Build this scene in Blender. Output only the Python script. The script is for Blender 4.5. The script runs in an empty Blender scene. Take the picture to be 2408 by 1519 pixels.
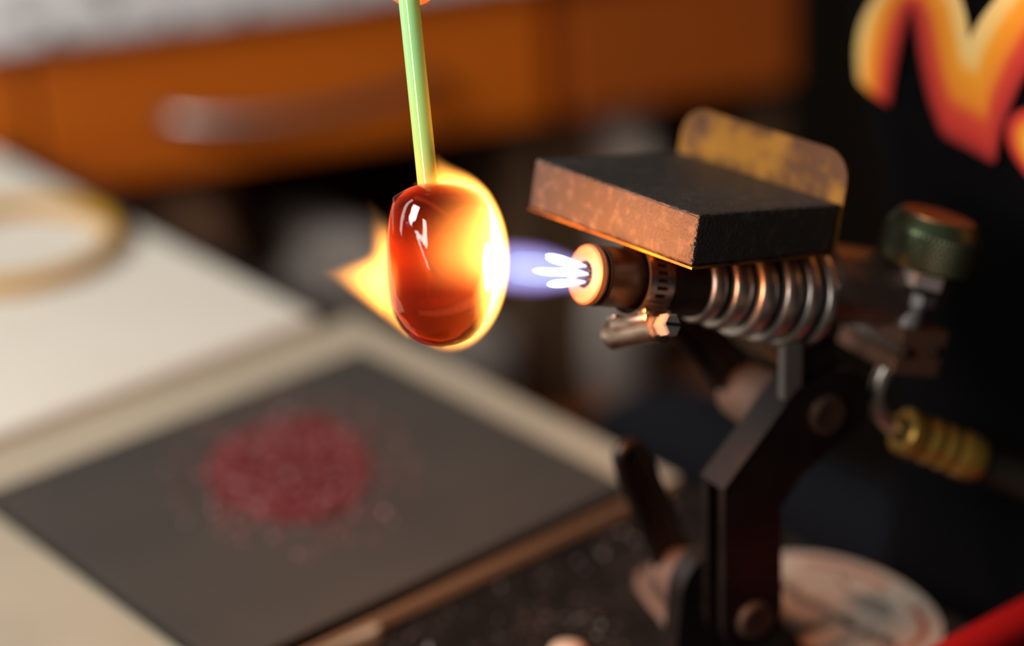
import bpy, bmesh, math, random
import numpy as np
from mathutils import Matrix, Vector

random.seed(7)
rng = np.random.default_rng(7)
S = bpy.context.scene
COL = S.collection

# ------------------------------------------------------------------ camera
RIGHT = Vector((0.99863, -0.02204, -0.04747))
DOWN = Vector((-0.05234, -0.42045, -0.90580))
FWD = Vector((0.0, 0.90704, -0.42104))
cam_d = bpy.data.cameras.new('camera')
cam = bpy.data.objects.new('camera', cam_d)
COL.objects.link(cam)
CAM = Vector((0, 0, 0.4395))
m3 = Matrix((RIGHT, -DOWN, -FWD)).transposed()
cam.matrix_world = Matrix.Translation(CAM) @ m3.to_4x4()
cam_d.sensor_width = 36.0
cam_d.lens = 85.0
cam_d.clip_start = 0.01
cam_d.clip_end = 50
cam_d.dof.use_dof = True
cam_d.dof.focus_distance = 0.690
cam_d.dof.aperture_fstop = 2.8
S.camera = cam

# ------------------------------------------------------------------ world, lights, exposure
w = bpy.data.worlds.new('world')
S.world = w
w.use_nodes = True
w.node_tree.nodes['Background'].inputs[0].default_value = (1.0, 0.95, 0.90, 1)
w.node_tree.nodes['Background'].inputs[1].default_value = 0.065
S.view_settings.view_transform = 'Standard'
S.view_settings.look = 'None'
S.view_settings.exposure = 0.0
S.view_settings.gamma = 1.0
S.view_settings.use_curve_mapping = False
S.cycles.use_denoising = True
S.cycles.max_bounces = 9
S.cycles.transmission_bounces = 10
S.cycles.volume_bounces = 0
S.cycles.sample_clamp_indirect = 6.0
S.cycles.caustics_refractive = False
S.cycles.caustics_reflective = False


def area(name, loc, target, sx, sy, power, color=(1, 1, 1)):
    l = bpy.data.lights.new(name, 'AREA')
    l.shape = 'RECTANGLE'
    l.size = sx
    l.size_y = sy
    l.energy = power
    l.color = color
    o = bpy.data.objects.new(name, l)
    COL.objects.link(o)
    o.location = loc
    o.rotation_euler = (Vector(target) - Vector(loc)).to_track_quat('-Z', 'Y').to_euler()
    return o


area('softbox', (-1.10, 0.20, 1.00), (-0.20, 0.95, 0.0), 0.50, 0.50, 23.5, (1.0, 0.97, 0.92))
area('window_daylight', (-1.00, 0.80, 0.60), (-0.25, 1.05, 0.0), 0.20, 0.9, 3.5, (1.0, 0.98, 0.95))
area('desk_lamp', (-0.50, -0.10, 0.60), (0.0, 0.68, 0.12), 0.14, 0.26, 2.2, (1.0, 0.95, 0.90))

# ------------------------------------------------------------------ materials
MATS = {}


def mat(name, color, rough=0.5, metal=0.0, noise=None, bump=0.0, bump_scale=200.0, spec=0.5, **kw):
    """noise = (scale, second colour, contrast lo, hi, stretch xyz)"""
    if name in MATS:
        return MATS[name]
    m = bpy.data.materials.new(name)
    m.use_nodes = True
    nt = m.node_tree
    b = nt.nodes['Principled BSDF']
    b.inputs['Base Color'].default_value = (*color, 1)
    b.inputs['Roughness'].default_value = rough
    b.inputs['Metallic'].default_value = metal
    b.inputs['Specular IOR Level'].default_value = spec
    for k, v in kw.items():
        b.inputs[k.replace('_', ' ')].default_value = v
    tc = nt.nodes.new('ShaderNodeTexCoord')
    if noise:
        sc, c2, lo, hi = noise[:4]
        mp = nt.nodes.new('ShaderNodeMapping')
        if len(noise) > 4:
            mp.inputs['Scale'].default_value = noise[4]
        nz = nt.nodes.new('ShaderNodeTexNoise')
        nz.inputs['Scale'].default_value = sc
        nz.inputs['Detail'].default_value = 6
        rp = nt.nodes.new('ShaderNodeValToRGB')
        rp.color_ramp.elements[0].position = lo
        rp.color_ramp.elements[1].position = hi
        rp.color_ramp.elements[0].color = (*color, 1)
        rp.color_ramp.elements[1].color = (*c2, 1)
        nt.links.new(tc.outputs['Object'], mp.inputs[0])
        nt.links.new(mp.outputs[0], nz.inputs['Vector'])
        nt.links.new(nz.outputs['Fac'], rp.inputs[0])
        nt.links.new(rp.outputs[0], b.inputs['Base Color'])
    if bump:
        bz = nt.nodes.new('ShaderNodeTexNoise')
        bz.inputs['Scale'].default_value = bump_scale
        bz.inputs['Detail'].default_value = 4
        bp = nt.nodes.new('ShaderNodeBump')
        bp.inputs['Strength'].default_value = bump
        bp.inputs['Distance'].default_value = 0.0006
        nt.links.new(tc.outputs['Object'], bz.inputs['Vector'])
        nt.links.new(bz.outputs['Fac'], bp.inputs['Height'])
        nt.links.new(bp.outputs[0], b.inputs['Normal'])
    MATS[name] = m
    return m


def ramp_attr_mat(name, stops, rough=0.7):
    """flat print whose colour runs across each stroke"""
    m = bpy.data.materials.new(name)
    m.use_nodes = True
    nt = m.node_tree
    b = nt.nodes['Principled BSDF']
    b.inputs['Roughness'].default_value = rough
    at = nt.nodes.new('ShaderNodeAttribute')
    at.attribute_name = 'across'
    rp = nt.nodes.new('ShaderNodeValToRGB')
    el = rp.color_ramp.elements
    el[0].position, el[0].color = stops[0][0], (*stops[0][1], 1)
    el[1].position, el[1].color = stops[-1][0], (*stops[-1][1], 1)
    for p, c in stops[1:-1]:
        e = el.new(p)
        e.color = (*c, 1)
    nt.links.new(at.outputs['Fac'], rp.inputs[0])
    nt.links.new(rp.outputs[0], b.inputs['Base Color'])
    return m


def volume_emission(name, color, strength, homogeneous=True):
    m = bpy.data.materials.new(name)
    m.use_nodes = True
    nt = m.node_tree
    nt.nodes.remove(nt.nodes['Principled BSDF'])
    out = nt.nodes['Material Output']
    e = nt.nodes.new('ShaderNodeEmission')
    e.inputs[0].default_value = (*color, 1)
    e.inputs[1].default_value = strength
    nt.links.new(e.outputs[0], out.inputs['Volume'])
    return m


# ------------------------------------------------------------------ mesh helpers
def link_mesh(name, verts, faces, m, parent=None, smooth=False, auto=None):
    me = bpy.data.meshes.new(name)
    me.from_pydata([tuple(map(float, v)) for v in verts], [], [tuple(map(int, f)) for f in faces])
    me.update()
    bm = bmesh.new()
    bm.from_mesh(me)
    bmesh.ops.recalc_face_normals(bm, faces=bm.faces)
    bm.to_mesh(me)
    bm.free()
    if m:
        me.materials.append(m)
    if smooth:
        me.shade_smooth()
        if auto:
            me.set_sharp_from_angle(angle=math.radians(auto))
    o = bpy.data.objects.new(name, me)
    COL.objects.link(o)
    if parent:
        o.parent = parent
    return o


class G:
    """collects shapes into one mesh"""

    def __init__(s):
        s.v = []
        s.f = []

    def add(s, v, f):
        k = len(s.v)
        s.v += [tuple(x) for x in v]
        s.f += [[i + k for i in q] for q in f]
        return s

    def box(s, lo, hi, bev=0.0, seg=2):
        bm = bmesh.new()
        bmesh.ops.create_cube(bm, size=1)
        c = [(a + b) / 2 for a, b in zip(lo, hi)]
        d = [b - a for a, b in zip(lo, hi)]
        for v in bm.verts:
            v.co = Vector([c[i] + v.co[i] * d[i] for i in range(3)])
        if bev:
            bmesh.ops.bevel(bm, geom=bm.edges[:], offset=bev, segments=seg, affect='EDGES', profile=0.5)
        bm.verts.index_update()
        s.add([v.co[:] for v in bm.verts], [[v.index for v in f.verts] for f in bm.faces])
        bm.free()
        return s

    def lathe(s, prof, seg=48, axis='Z', org=(0, 0, 0), close=False):
        """prof = [(along, radius)]; zero radius closes the end"""
        rings = []
        V = []
        for a, r in prof:
            if r <= 1e-9:
                rings.append([len(V)])
                V.append((0, 0, a))
            else:
                rings.append(list(range(len(V), len(V) + seg)))
                V += [(r * math.cos(2 * math.pi * i / seg), r * math.sin(2 * math.pi * i / seg), a) for i in range(seg)]
        F = []
        pairs = list(zip(rings, rings[1:]))
        if close:
            pairs.append((rings[-1], rings[0]))
        for A_, B_ in pairs:
            if len(A_) == 1 and len(B_) == 1:
                continue
            for i in range(seg):
                j = (i + 1) % seg
                if len(A_) == 1:
                    F.append([A_[0], B_[i], B_[j]])
                elif len(B_) == 1:
                    F.append([A_[i], A_[j], B_[0]])
                else:
                    F.append([A_[i], A_[j], B_[j], B_[i]])
        if axis == 'X':
            V = [(z, x, y) for x, y, z in V]
        elif axis == 'Y':
            V = [(y, z, x) for x, y, z in V]
        V = [(x + org[0], y + org[1], z + org[2]) for x, y, z in V]
        return s.add(V, F)

    def tube(s, pts, r, seg=12, closed=False, flat=1.0, up=(0, 0, 1)):
        pts = [Vector(p) for p in pts]
        n = len(pts)
        rr = r if isinstance(r, (list, tuple)) else [r] * n
        V = []
        F = []
        up = Vector(up)
        for i, p in enumerate(pts):
            a = pts[(i - 1) % n] if (closed or i) else pts[0]
            b = pts[(i + 1) % n] if (closed or i < n - 1) else pts[-1]
            t = (b - a).normalized()
            x = t.cross(up)
            if x.length < 1e-4:
                x = t.cross(Vector((1, 0, 0)))
            x.normalize()
            y = x.cross(t)
            V += [p + rr[i] * (math.cos(2 * math.pi * k / seg) * x + flat * math.sin(2 * math.pi * k / seg) * y) for k in range(seg)]
        for i in range(n if closed else n - 1):
            A_ = i * seg
            B_ = ((i + 1) % n) * seg
            for k in range(seg):
                j = (k + 1) % seg
                F.append([A_ + k, A_ + j, B_ + j, B_ + k])
        if not closed:
            F.append(list(range(seg))[::-1])
            F.append(list(range((n - 1) * seg, n * seg)))
        return s.add(V, F)

    def prism(s, outline, lo, hi, plane='XZ'):
        """outline extruded along the third axis"""
        n = len(outline)
        if plane == 'XZ':
            mk = lambda a, b, c: (a, c, b)
        elif plane == 'XY':
            mk = lambda a, b, c: (a, b, c)
        else:
            mk = lambda a, b, c: (c, a, b)
        V = [mk(a, b, lo) for a, b in outline] + [mk(a, b, hi) for a, b in outline]
        F = [list(range(n)), list(range(2 * n - 1, n - 1, -1))]
        F += [[i, (i + 1) % n, n + (i + 1) % n, n + i] for i in range(n)]
        return s.add(V, F)

    def obj(s, name, m, parent=None, smooth=False, auto=None):
        return link_mesh(name, s.v, s.f, m, parent, smooth, auto)


def frame(org, x, y, z):
    m = Matrix((Vector(x), Vector(y), Vector(z))).transposed().to_4x4()
    m.translation = Vector(org)
    return m


def tag(o, label=None, cat=None, group=None, kind=None):
    if label:
        o['label'] = label
    if cat:
        o['category'] = cat
    if group:
        o['group'] = group
    if kind:
        o['kind'] = kind
    return o


def thing(name, label, cat, mw=None, group=None, kind=None):
    o = bpy.data.objects.new(name, None)
    o.empty_display_size = 0.01
    COL.objects.link(o)
    if mw is not None:
        o.matrix_world = mw
    return tag(o, label, cat, group, kind)


def arc(cx, cy, r, a0, a1, n):
    return [(cx + r * math.cos(math.radians(a0 + (a1 - a0) * i / n)), cy + r * math.sin(math.radians(a0 + (a1 - a0) * i / n))) for i in range(n + 1)]


def nets(f, lo, h):
    """naive surface nets of a sampled field, inside where f < 0"""
    s = f < 0
    c = [s[i:s.shape[0] - 1 + i, j:s.shape[1] - 1 + j, k:s.shape[2] - 1 + k] for i in (0, 1) for j in (0, 1) for k in (0, 1)]
    cnt = sum(x.astype(np.int8) for x in c)
    I = np.argwhere((cnt > 0) & (cnt < 8))
    idx = -np.ones(cnt.shape, int)
    idx[tuple(I.T)] = np.arange(len(I))
    P = np.zeros((len(I), 3))
    K = np.zeros(len(I))
    cor = [(i, j, k) for i in (0, 1) for j in (0, 1) for k in (0, 1)]
    for a in cor:
        for ax in range(3):
            if a[ax]:
                continue
            b = list(a)
            b[ax] = 1
            fa = f[tuple((I + a).T)]
            fb = f[tuple((I + b).T)]
            mk = (fa < 0) != (fb < 0)
            t = np.where(mk, fa / np.where(mk, fa - fb, 1), 0)
            q = np.array(a)[None, :] + t[:, None] * (np.array(b) - np.array(a))[None, :]
            P[mk] += q[mk]
            K += mk
    V = (I + P / K[:, None]) * h + np.array(lo)
    F = []
    for ax in range(3):
        u, v = (ax + 1) % 3, (ax + 2) % 3
        sl = [slice(1, -1)] * 3
        sl[ax] = slice(0, -1)
        sh = list(sl)
        sh[ax] = slice(1, None)
        A_ = s[tuple(sl)]
        B_ = s[tuple(sh)]
        E_ = np.argwhere(A_ != B_)
        off = np.array([1, 1, 1])
        off[ax] = 0
        E_ = E_ + off
        sg = s[tuple(E_.T)]

        def cell(du, dv):
            q = E_.copy()
            q[:, u] += du
            q[:, v] += dv
            return idx[tuple(q.T)]
        Q = np.stack([cell(-1, -1), cell(0, -1), cell(0, 0), cell(-1, 0)], 1)
        Q[~sg] = Q[~sg][:, ::-1]
        F.append(Q)
    return V, np.concatenate(F)


def grid(lo, hi, h):
    ax = [np.arange(a, b + h, h) for a, b in zip(lo, hi)]
    return np.stack(np.meshgrid(*ax, indexing='ij'), -1)


def capsule(P, a, b, ra, rb):
    a = np.array(a, float)
    b = np.array(b, float)
    d = b - a
    t = np.clip(((P - a) @ d) / (d @ d), 0, 1)
    return np.linalg.norm(P - a - t[..., None] * d, axis=-1) - (ra + (rb - ra) * t)


def ball(P, c, r):
    return np.linalg.norm((P - np.array(c)) / np.array(r), axis=-1) * min(r) - min(r)


def smin(a, b, k):
    hh = np.clip(0.5 + 0.5 * (b - a) / k, 0, 1)
    return b + (a - b) * hh - k * hh * (1 - hh)


def add_mesh_np(name, V, F, m, parent=None, smooth=True):
    me = bpy.data.meshes.new(name)
    me.from_pydata(V.tolist(), [], F.tolist())
    me.update()
    if m:
        me.materials.append(m)
    if smooth:
        me.shade_smooth()
    o = bpy.data.objects.new(name, me)
    COL.objects.link(o)
    if parent:
        o.parent = parent
    return o


# ------------------------------------------------------------------ palette
M_white = mat('white_board', (0.76, 0.715, 0.62), 0.75, noise=(9, (0.70, 0.65, 0.56), .35, .7), bump=.15, bump_scale=600)
M_beige = mat('beige_fibre_board', (0.44, 0.375, 0.275), 0.85, noise=(14, (0.38, 0.325, 0.24), .4, .7), bump=.3, bump_scale=700)
M_graph = mat('graphite_plate', (0.052, 0.046, 0.041), 0.55, noise=(18, (0.066, 0.056, 0.047), .35, .7), bump=.15, bump_scale=900)
M_bench = mat('dirty_bench', (0.0075, 0.0060, 0.0052), 0.8, noise=(45, (0.024, 0.017, 0.013), .45, .75), bump=.6, bump_scale=500, spec=.15)
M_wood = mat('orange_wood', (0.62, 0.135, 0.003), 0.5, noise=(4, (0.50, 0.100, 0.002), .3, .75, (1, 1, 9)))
M_wood_shaded = mat('shaded_orange_wood', (0.42, 0.085, 0.003), 0.55, noise=(4, (0.34, 0.066, 0.002), .3, .75, (1, 1, 9)))  # orange wood copy with the dimmer right side's shade put into its colour
M_wood_dk = mat('shelf_wood', (0.20, 0.085, 0.035), 0.7, noise=(5, (0.14, 0.06, 0.025), .3, .7, (1, 1, 8)))
M_dark_in = mat('cabinet_inside', (0.10, 0.050, 0.022), 0.8)
M_gran = mat('speckled_counter', (0.74, 0.74, 0.76), 0.4, noise=(70, (0.22, 0.22, 0.23), .52, .66))
M_pull = mat('dull_steel_pull', (0.34, 0.31, 0.29), 0.40, 1.0)
M_steel = mat('stainless_fins', (0.66, 0.60, 0.54), 0.32, 0.88, noise=(60, (0.48, 0.43, 0.38), .4, .75))
M_body = mat('worn_steel', (0.40, 0.31, 0.255), 0.48, 0.9, noise=(70, (0.29, 0.21, 0.165), .35, .7))
M_tubeb = mat('heat_blackened_steel', (0.055, 0.043, 0.036), 0.45, 0.9, noise=(120, (0.10, 0.068, 0.05), .45, .75))
M_nozzle = mat('burner_tip_copper', (0.27, 0.165, 0.13), 0.55, 0.5, noise=(150, (0.20, 0.115, 0.085), .45, .75))
M_hole = mat('burner_bore', (0.01, 0.01, 0.012), 0.6)
M_chrome = mat('satin_nickel', (0.80, 0.75, 0.72), 0.30, 0.7)
M_clamp = mat('clamp_steel', (0.62, 0.56, 0.50), 0.28, 1.0, noise=(200, (0.42, 0.36, 0.31), .45, .7))
M_brass = mat('tarnished_brass', (0.42, 0.180, 0.020), 0.5, 0.55, noise=(52, (0.135, 0.052, 0.020), .45, .60), bump=.15, bump_scale=300)
M_marv = mat('graphite_block', (0.052, 0.047, 0.044), 0.52, noise=(260, (0.11, 0.095, 0.085), .52, .78), bump=.75, bump_scale=900, spec=.2)
M_black = mat('black_steel', (0.010, 0.0075, 0.007), 0.38, 0.2, noise=(80, (0.022, 0.014, 0.011), .45, .75))
M_bolt = mat('brown_bolt', (0.16, 0.095, 0.065), 0.5, 0.7, noise=(120, (0.10, 0.055, 0.04), .4, .7))
M_boss = mat('dusty_boss', (0.15, 0.09, 0.065), 0.6, 0.4)
M_tab = mat('grey_tab', (0.30, 0.28, 0.26), 0.5, 0.7)
M_knob = mat('green_anodised', (0.085, 0.115, 0.060), 0.36, 0.75)
M_knob_k = mat('green_knurl', (0.060, 0.062, 0.030), 0.5, 0.6, bump=0)
M_knobtop = mat('worn_copper_cap', (0.30, 0.15, 0.065), 0.45, 0.8)
M_ferr = mat('brass_ferrule', (0.56, 0.33, 0.06), 0.34, 0.6)
M_hose = mat('black_hose', (0.022, 0.018, 0.012), 0.5)
M_hoseprint = mat('hose_print', (0.40, 0.34, 0.29), 0.7)
M_red = mat('red_plastic', (0.42, 0.010, 0.010), 0.35)
M_loop = mat('amber_tubing', (0.50, 0.25, 0.012), 0.5)
M_rubber = mat('black_rubber', (0.015, 0.015, 0.015), 0.6)
M_shirt = mat('black_cotton', (0.0022, 0.0020, 0.0024), 0.9, noise=(25, (0.0032, 0.0029, 0.0032), .4, .7), spec=.04)
M_jeans = mat('navy_cotton', (0.010, 0.011, 0.015), 0.9, spec=.1)
M_skin = mat('skin', (0.60, 0.30, 0.21), 0.5, Subsurface_Weight=0.1)
M_nail = mat('nail', (0.65, 0.38, 0.30), 0.3)
M_hair = mat('dark_hair', (0.03, 0.018, 0.012), 0.6)
M_sticker = mat('cream_sticker', (0.46, 0.37, 0.30), 0.6, noise=(40, (0.38, 0.31, 0.25), .4, .7))
M_stk_red = mat('faded_red_ink', (0.34, 0.105, 0.065), 0.65)
M_stk_dark = mat('dark_ink', (0.075, 0.058, 0.05), 0.65)
M_stk_grey = mat('grey_ink', (0.19, 0.175, 0.15), 0.65)
M_wall = mat('painted_wall', (0.11, 0.085, 0.055), 0.9)
M_floor = mat('floor_wood', (0.14, 0.075, 0.04), 0.6, noise=(6, (0.10, 0.05, 0.03), .35, .7, (1, 8, 1)))
M_greycloth = mat('grey_cloth', (0.34, 0.30, 0.27), 0.95, noise=(30, (0.26, 0.225, 0.20), .4, .7))
M_browncloth = mat('brown_cloth', (0.20, 0.10, 0.055), 0.95)
M_palecloth = mat('pale_plastic', (0.55, 0.49, 0.42), 0.7)
M_frit = mat('ruby_glass_grain', (0.15, 0.010, 0.014), 0.4)
M_frit2 = mat('pink_glass_grain', (0.26, 0.075, 0.075), 0.4)
M_grit = mat('bench_grit', (0.085, 0.062, 0.050), 0.5)
M_dust = mat('tan_dust', (0.20, 0.12, 0.085), 0.9)
M_stone = mat('cream_stone', (0.55, 0.42, 0.30), 0.7)

# ------------------------------------------------------------------ setting
tag(G().box((-2.2, -0.9, -0.80), (2.2, 2.6, -0.76)).obj('floor', M_floor), kind='structure')

# ---- bench frame: X along the bench edge, Y across it
ROT = math.radians(-51.5)
BU = Vector((math.cos(ROT), math.sin(ROT), 0))
BV = Vector((-BU.y, BU.x, 0))
BORG = Vector((-0.0799, 0.7843, 0))
MB = frame(BORG, BU, BV, (0, 0, 1))

bench = thing('workbench', 'dark gritty workbench that carries the torch stand and the boards', 'workbench', MB)
G().box((-0.445, -0.62, -0.032), (0.55, 0.120, 0.0), .002).obj('bench_top', M_bench, bench)
for x in (-0.41, 0.51):
    for y in (-0.58, 0.07):
        G().box((x - .025, y - .025, -0.76), (x + .025, y + .025, -0.032)).obj('leg', M_black, bench)

# ---- cabinets behind
CX = Vector((0.9613, 0.2756, 0))
CN = Vector((-0.2756, 0.9613, 0))
MC = frame((-0.1153, 1.2527, 0.0), CX, CN, (0, 0, 1))
ZT, ZD, ZS = 0.0502, -0.0350, -0.228


def cabinet(name, label, x0, x1, handle=None, M_wood=M_wood):
    t = thing(name, label, 'cabinet', MC)
    g = G()
    g.box((x0, .02, -0.70), (x0 + .016, .48, ZT))
    g.box((x1 - .016, .02, -0.70), (x1, .48, ZT))
    g.box((x0 + .016, .47, -0.70), (x1 - .016, .48, ZT))
    g.obj('carcass', M_dark_in, t)
    G().box((x0 + .003, .012, ZS - .018), (x1 - .003, .47, ZS), .0015).obj('shelf', M_wood_dk, t)
    G().box((x0 + .003, .0, ZS - .018), (x1 - .003, .0115, ZS), .001).obj('shelf_edge', M_wood, t)
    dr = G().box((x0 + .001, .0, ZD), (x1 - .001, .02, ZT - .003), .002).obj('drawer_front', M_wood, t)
    if handle:
        a, b, z = handle
        n = 20
        pts = [(a + (b - a) * i / n, -.002 - .026 * math.sin(math.pi * i / n) ** .55, z - .002 * math.sin(math.pi * i / n)) for i in range(n + 1)]
        G().tube(pts, .0042, 12, flat=1.1).obj('handle', M_pull, dr, True)
    for k in range(2):
        z1 = ZS - .022 - k * .23
        G().box((x0 + .003, .0, z1 - .225), (x1 - .003, .02, z1), .002).obj('lower_drawer_front', M_wood, t)
    G().box((x0 + .0, .05, -0.76), (x1, .48, -0.70)).obj('plinth', M_dark_in, t)
    return t


cabinet('cabinet_unit', 'orange wooden cabinet whose drawer has the long bowed steel pull', -0.137, 0.149, (-0.070, 0.081, 0.0011))
cabinet('cabinet_unit', 'orange wooden cabinet at the left picture edge, left of the pulled drawer', -0.62, -0.1385)
tag(G().box((.1500, .010, ZD - .006), (.1590, .48, ZT - .001)).obj('cabinet_stile', M_wood), 'narrow recessed wooden strip between the two upper drawers', 'strip').matrix_world = MC
cabinet('cabinet_unit', 'shaded brown wooden cabinet behind the torch, with a plain drawer and no pull', 0.160, 0.300, None, M_wood_shaded)
tag(G().box((-0.70, -.012, ZT), (0.31, .50, ZT + .040), .004).obj('countertop', M_gran), 'grey speckled countertop running over the orange cabinets', 'countertop')
bpy.data.objects['countertop'].matrix_world = MC
tag(G().box((-1.6, .506, -0.76), (1.9, .56, 1.9)).obj('wall_back', M_wall), kind='structure').matrix_world = MC


def bundle(name, label, cat, m, c, n, z0, sx, sy, sz, seed):
    """soft rounded bundle standing on the open shelf"""
    r = np.random.default_rng(seed)
    bm = bmesh.new()
    bmesh.ops.create_icosphere(bm, subdivisions=4, radius=1)
    k = r.uniform(2, 4, (4, 3))
    ph = r.uniform(0, 6, 4)
    for v in bm.verts:
        p = v.co.copy()
        q = Vector([math.copysign(abs(x) ** .55, x) for x in p])
        b = 1 + .05 * sum(math.sin(k[i] @ np.array(p) * 1.6 + ph[i]) for i in range(4))
        v.co = Vector((q.x * sx * b, q.y * sy * b, max(q.z * sz * b, -sz)))
    g = G()
    bm.verts.index_update()
    g.add([v.co[:] for v in bm.verts], [[v.index for v in f.verts] for f in bm.faces])
    bm.free()
    o = g.obj(name, m, None, True)
    o.matrix_world = MC @ Matrix.Translation((c, n, z0 + sz))
    return tag(o, label, cat, 'things stored on the open shelves')


bundle('cloth_bundle', 'dark brown cloth bundle on the open shelf under the pulled drawer', 'cloth', M_browncloth, -0.075, .070, ZS, .050, .06, .090, 1)
bundle('cloth_bundle', 'grey cloth bundle on the open shelf behind the flame tip', 'cloth', M_greycloth, 0.024, .070, ZS, .038, .06, .061, 2)
bundle('cloth_bundle', 'low grey cloth roll on the shelf below the hose clamp', 'cloth', M_greycloth, 0.100, .05, ZS, .030, .045, .030, 3)
bundle('plastic_bag', 'pale plastic bag under the plain drawer behind the marver', 'bag', M_palecloth, 0.205, .085, ZS, .030, .055, .092, 4)
bundle('plastic_bag', 'short grey brown bag on the shelf under the torch', 'bag', M_greycloth, 0.190, .022, ZS, .017, .018, .040, 5)

# ------------------------------------------------------------------ boards on the bench


def on_bench(o):
    o.matrix_world = MB
    return o


g = G().box((-0.1245, -0.20, 0.0), (0.0810, 0.1135, 0.0055), .0008)
tag(on_bench(g.obj('fibre_board', M_beige)), 'thin beige fibre board under the dark square plate', 'board')
g = G().box((-0.43, -0.36, 0.0), (-0.1255, 0.0955, 0.0105), .0012)
tag(on_bench(g.obj('ceramic_board', M_white)), 'white ceramic board at left carrying the amber tubing loop', 'board')
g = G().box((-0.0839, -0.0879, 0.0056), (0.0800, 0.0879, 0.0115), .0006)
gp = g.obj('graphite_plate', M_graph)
gp.data.materials.append(mat('shaded_side_graphite', (0.016, 0.013, 0.011), 0.6, spec=.2))   # side faces coloured darker to stand in for their shade
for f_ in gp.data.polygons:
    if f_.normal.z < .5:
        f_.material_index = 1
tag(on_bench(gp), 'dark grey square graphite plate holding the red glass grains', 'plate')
# small beige scrap in front of the fibre board
g = G().prism([(0.0815, -0.062), (0.086, -0.032), (0.0835, -0.028), (0.0815, -0.030)], 0.0, 0.0040, 'XY')
tag(on_bench(g.obj('board_offcut', M_beige)), 'narrow beige board offcut at the bottom edge, against the fibre board', 'offcut')


def grains(name, pts, sizes, m):
    base = [(1, 1, 1), (1, -1, -1), (-1, 1, -1), (-1, -1, 1), (-.9, -.8, -.9), (.9, .2, -.3)]
    fa = [(0, 1, 2), (0, 3, 1), (0, 2, 3), (1, 3, 4), (2, 1, 4), (3, 2, 4)]
    V = []
    F = []
    for p, s_ in zip(pts, sizes):
        q = Matrix.Rotation(random.uniform(0, 6.3), 3, Vector((random.gauss(0, 1), random.gauss(0, 1), random.gauss(0, 1))).normalized())
        k = len(V)
        for b in base[:5]:
            v = q @ Vector((b[0], b[1] * random.uniform(.5, 1.1), b[2] * random.uniform(.5, 1.1)))
            V.append((p[0] + v.x * s_, p[1] + v.y * s_, p[2] + v.z * s_))
        F += [[i + k for i in f] for f in fa]
    return link_mesh(name, V, F, m)


def frit_points(n, spread, zfun):
    P = []
    for _ in range(n):
        a = random.uniform(0, 2 * math.pi)
        r = spread(random.random())
        # image-wise the heap is a slightly lopsided disc of 30 mm radius
        x = r * math.cos(a) * .0300 * (1 + .08 * math.sin(3 * a))
        y = r * math.sin(a) * .0310 * (1 + .06 * math.cos(2 * a + 1))
        P.append((-0.0178 - .82 * x * 1.35 + .57 * y, 0.0057 + .57 * x * 1.35 + .82 * y, zfun(r)))
    return P


zt = 0.0115
P1 = frit_points(5200, lambda q: math.sqrt(q) * 1.0, lambda r: zt + .0006 + random.random() * .0032 * max(0, 1 - r ** 4))
frit = on_bench(grains('frit_pile', P1, [random.uniform(.0004, .00105) for _ in P1], M_frit))
tag(frit, 'heap of dark red crushed glass grains on the graphite plate', 'glass grains', kind='stuff')
P2 = frit_points(500, lambda q: .85 + .75 * q ** 1.6, lambda r: zt + .0004) + frit_points(600, lambda q: math.sqrt(q) * .98, lambda r: zt + .0022 + random.random() * .002 * (1 - r * r))
P2 = [(x + (.006 * random.random() if i < 500 else 0), y, z) for i, (x, y, z) in enumerate(P2)]
frit2 = on_bench(grains('frit_scatter', P2, [random.uniform(.0003, .0008) for _ in P2], M_frit2))
tag(frit2, 'pale pink crushed glass crumbs strewn over and around the red heap', 'glass grains', kind='stuff')
P3 = []
while len(P3) < 1700:
    x, y = random.uniform(.084, .32), random.uniform(-.16, .115)
    P3.append((x, y, .0003))
grit = on_bench(grains('grit', P3, [random.uniform(.0002, .0009) * (1 if random.random() < .93 else 1.8) for _ in P3], M_grit))
tag(grit, 'fine pale grit strewn over the dark bench top', 'grit', kind='stuff')

# amber tubing loop with black end
cx, cy, R_ = -0.2842, 0.0369, 0.0475
lp = thing('tubing_loop', 'loop of amber rubber tubing lying on the white board', 'tubing', MB)
pts = [(cx + R_ * math.cos(a), cy + R_ * math.sin(a), .0147) for a in np.linspace(math.radians(-158), math.radians(172), 72)]
G().tube(pts, .0042, 14).obj('tube', M_loop, lp, True)
e0 = Vector(pts[0])
dirv = (Vector(pts[0]) - Vector(pts[1])).normalized()
G().tube([e0 + dirv * (-.004), e0 + dirv * .004, e0 + dirv * .020], [.0050, .0050, .0046], 14).obj('black_fitting', M_rubber, lp, True, 40)

# oval sticker on the bench
SO = Vector((0.1060, 0.7040, 0.0))
sx_ = Vector((0.60, -0.80, 0)).normalized()
MS = frame(SO, sx_, Vector((-sx_.y, sx_.x, 0)), (0, 0, 1))
stk = thing('oval_sticker', 'cream oval sticker with faded red border and slanting dark lettering, stuck on the bench', 'sticker', MS)
EA, EB = .0410, .0270


def oval(a, b, n=72, a0=0, a1=360):
    return [(a * math.cos(math.radians(a0 + (a1 - a0) * i / n)), b * math.sin(math.radians(a0 + (a1 - a0) * i / n))) for i in range(n)]


G().prism(oval(EA, EB), .00005, .0006, 'XY').obj('sheet', M_sticker, stk)


def oval_band(a, b, wd, a0, a1, n=40):
    o_ = oval(a, b, n, a0, a1)
    i_ = oval(a - wd, b - wd, n, a0, a1)
    V = [(x, y, .0007) for x, y in o_ + i_] + [(x, y, .0006) for x, y in o_ + i_]
    F = [[i, i + 1, n + i + 1, n + i] for i in range(n - 1)]
    return V, F


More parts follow.
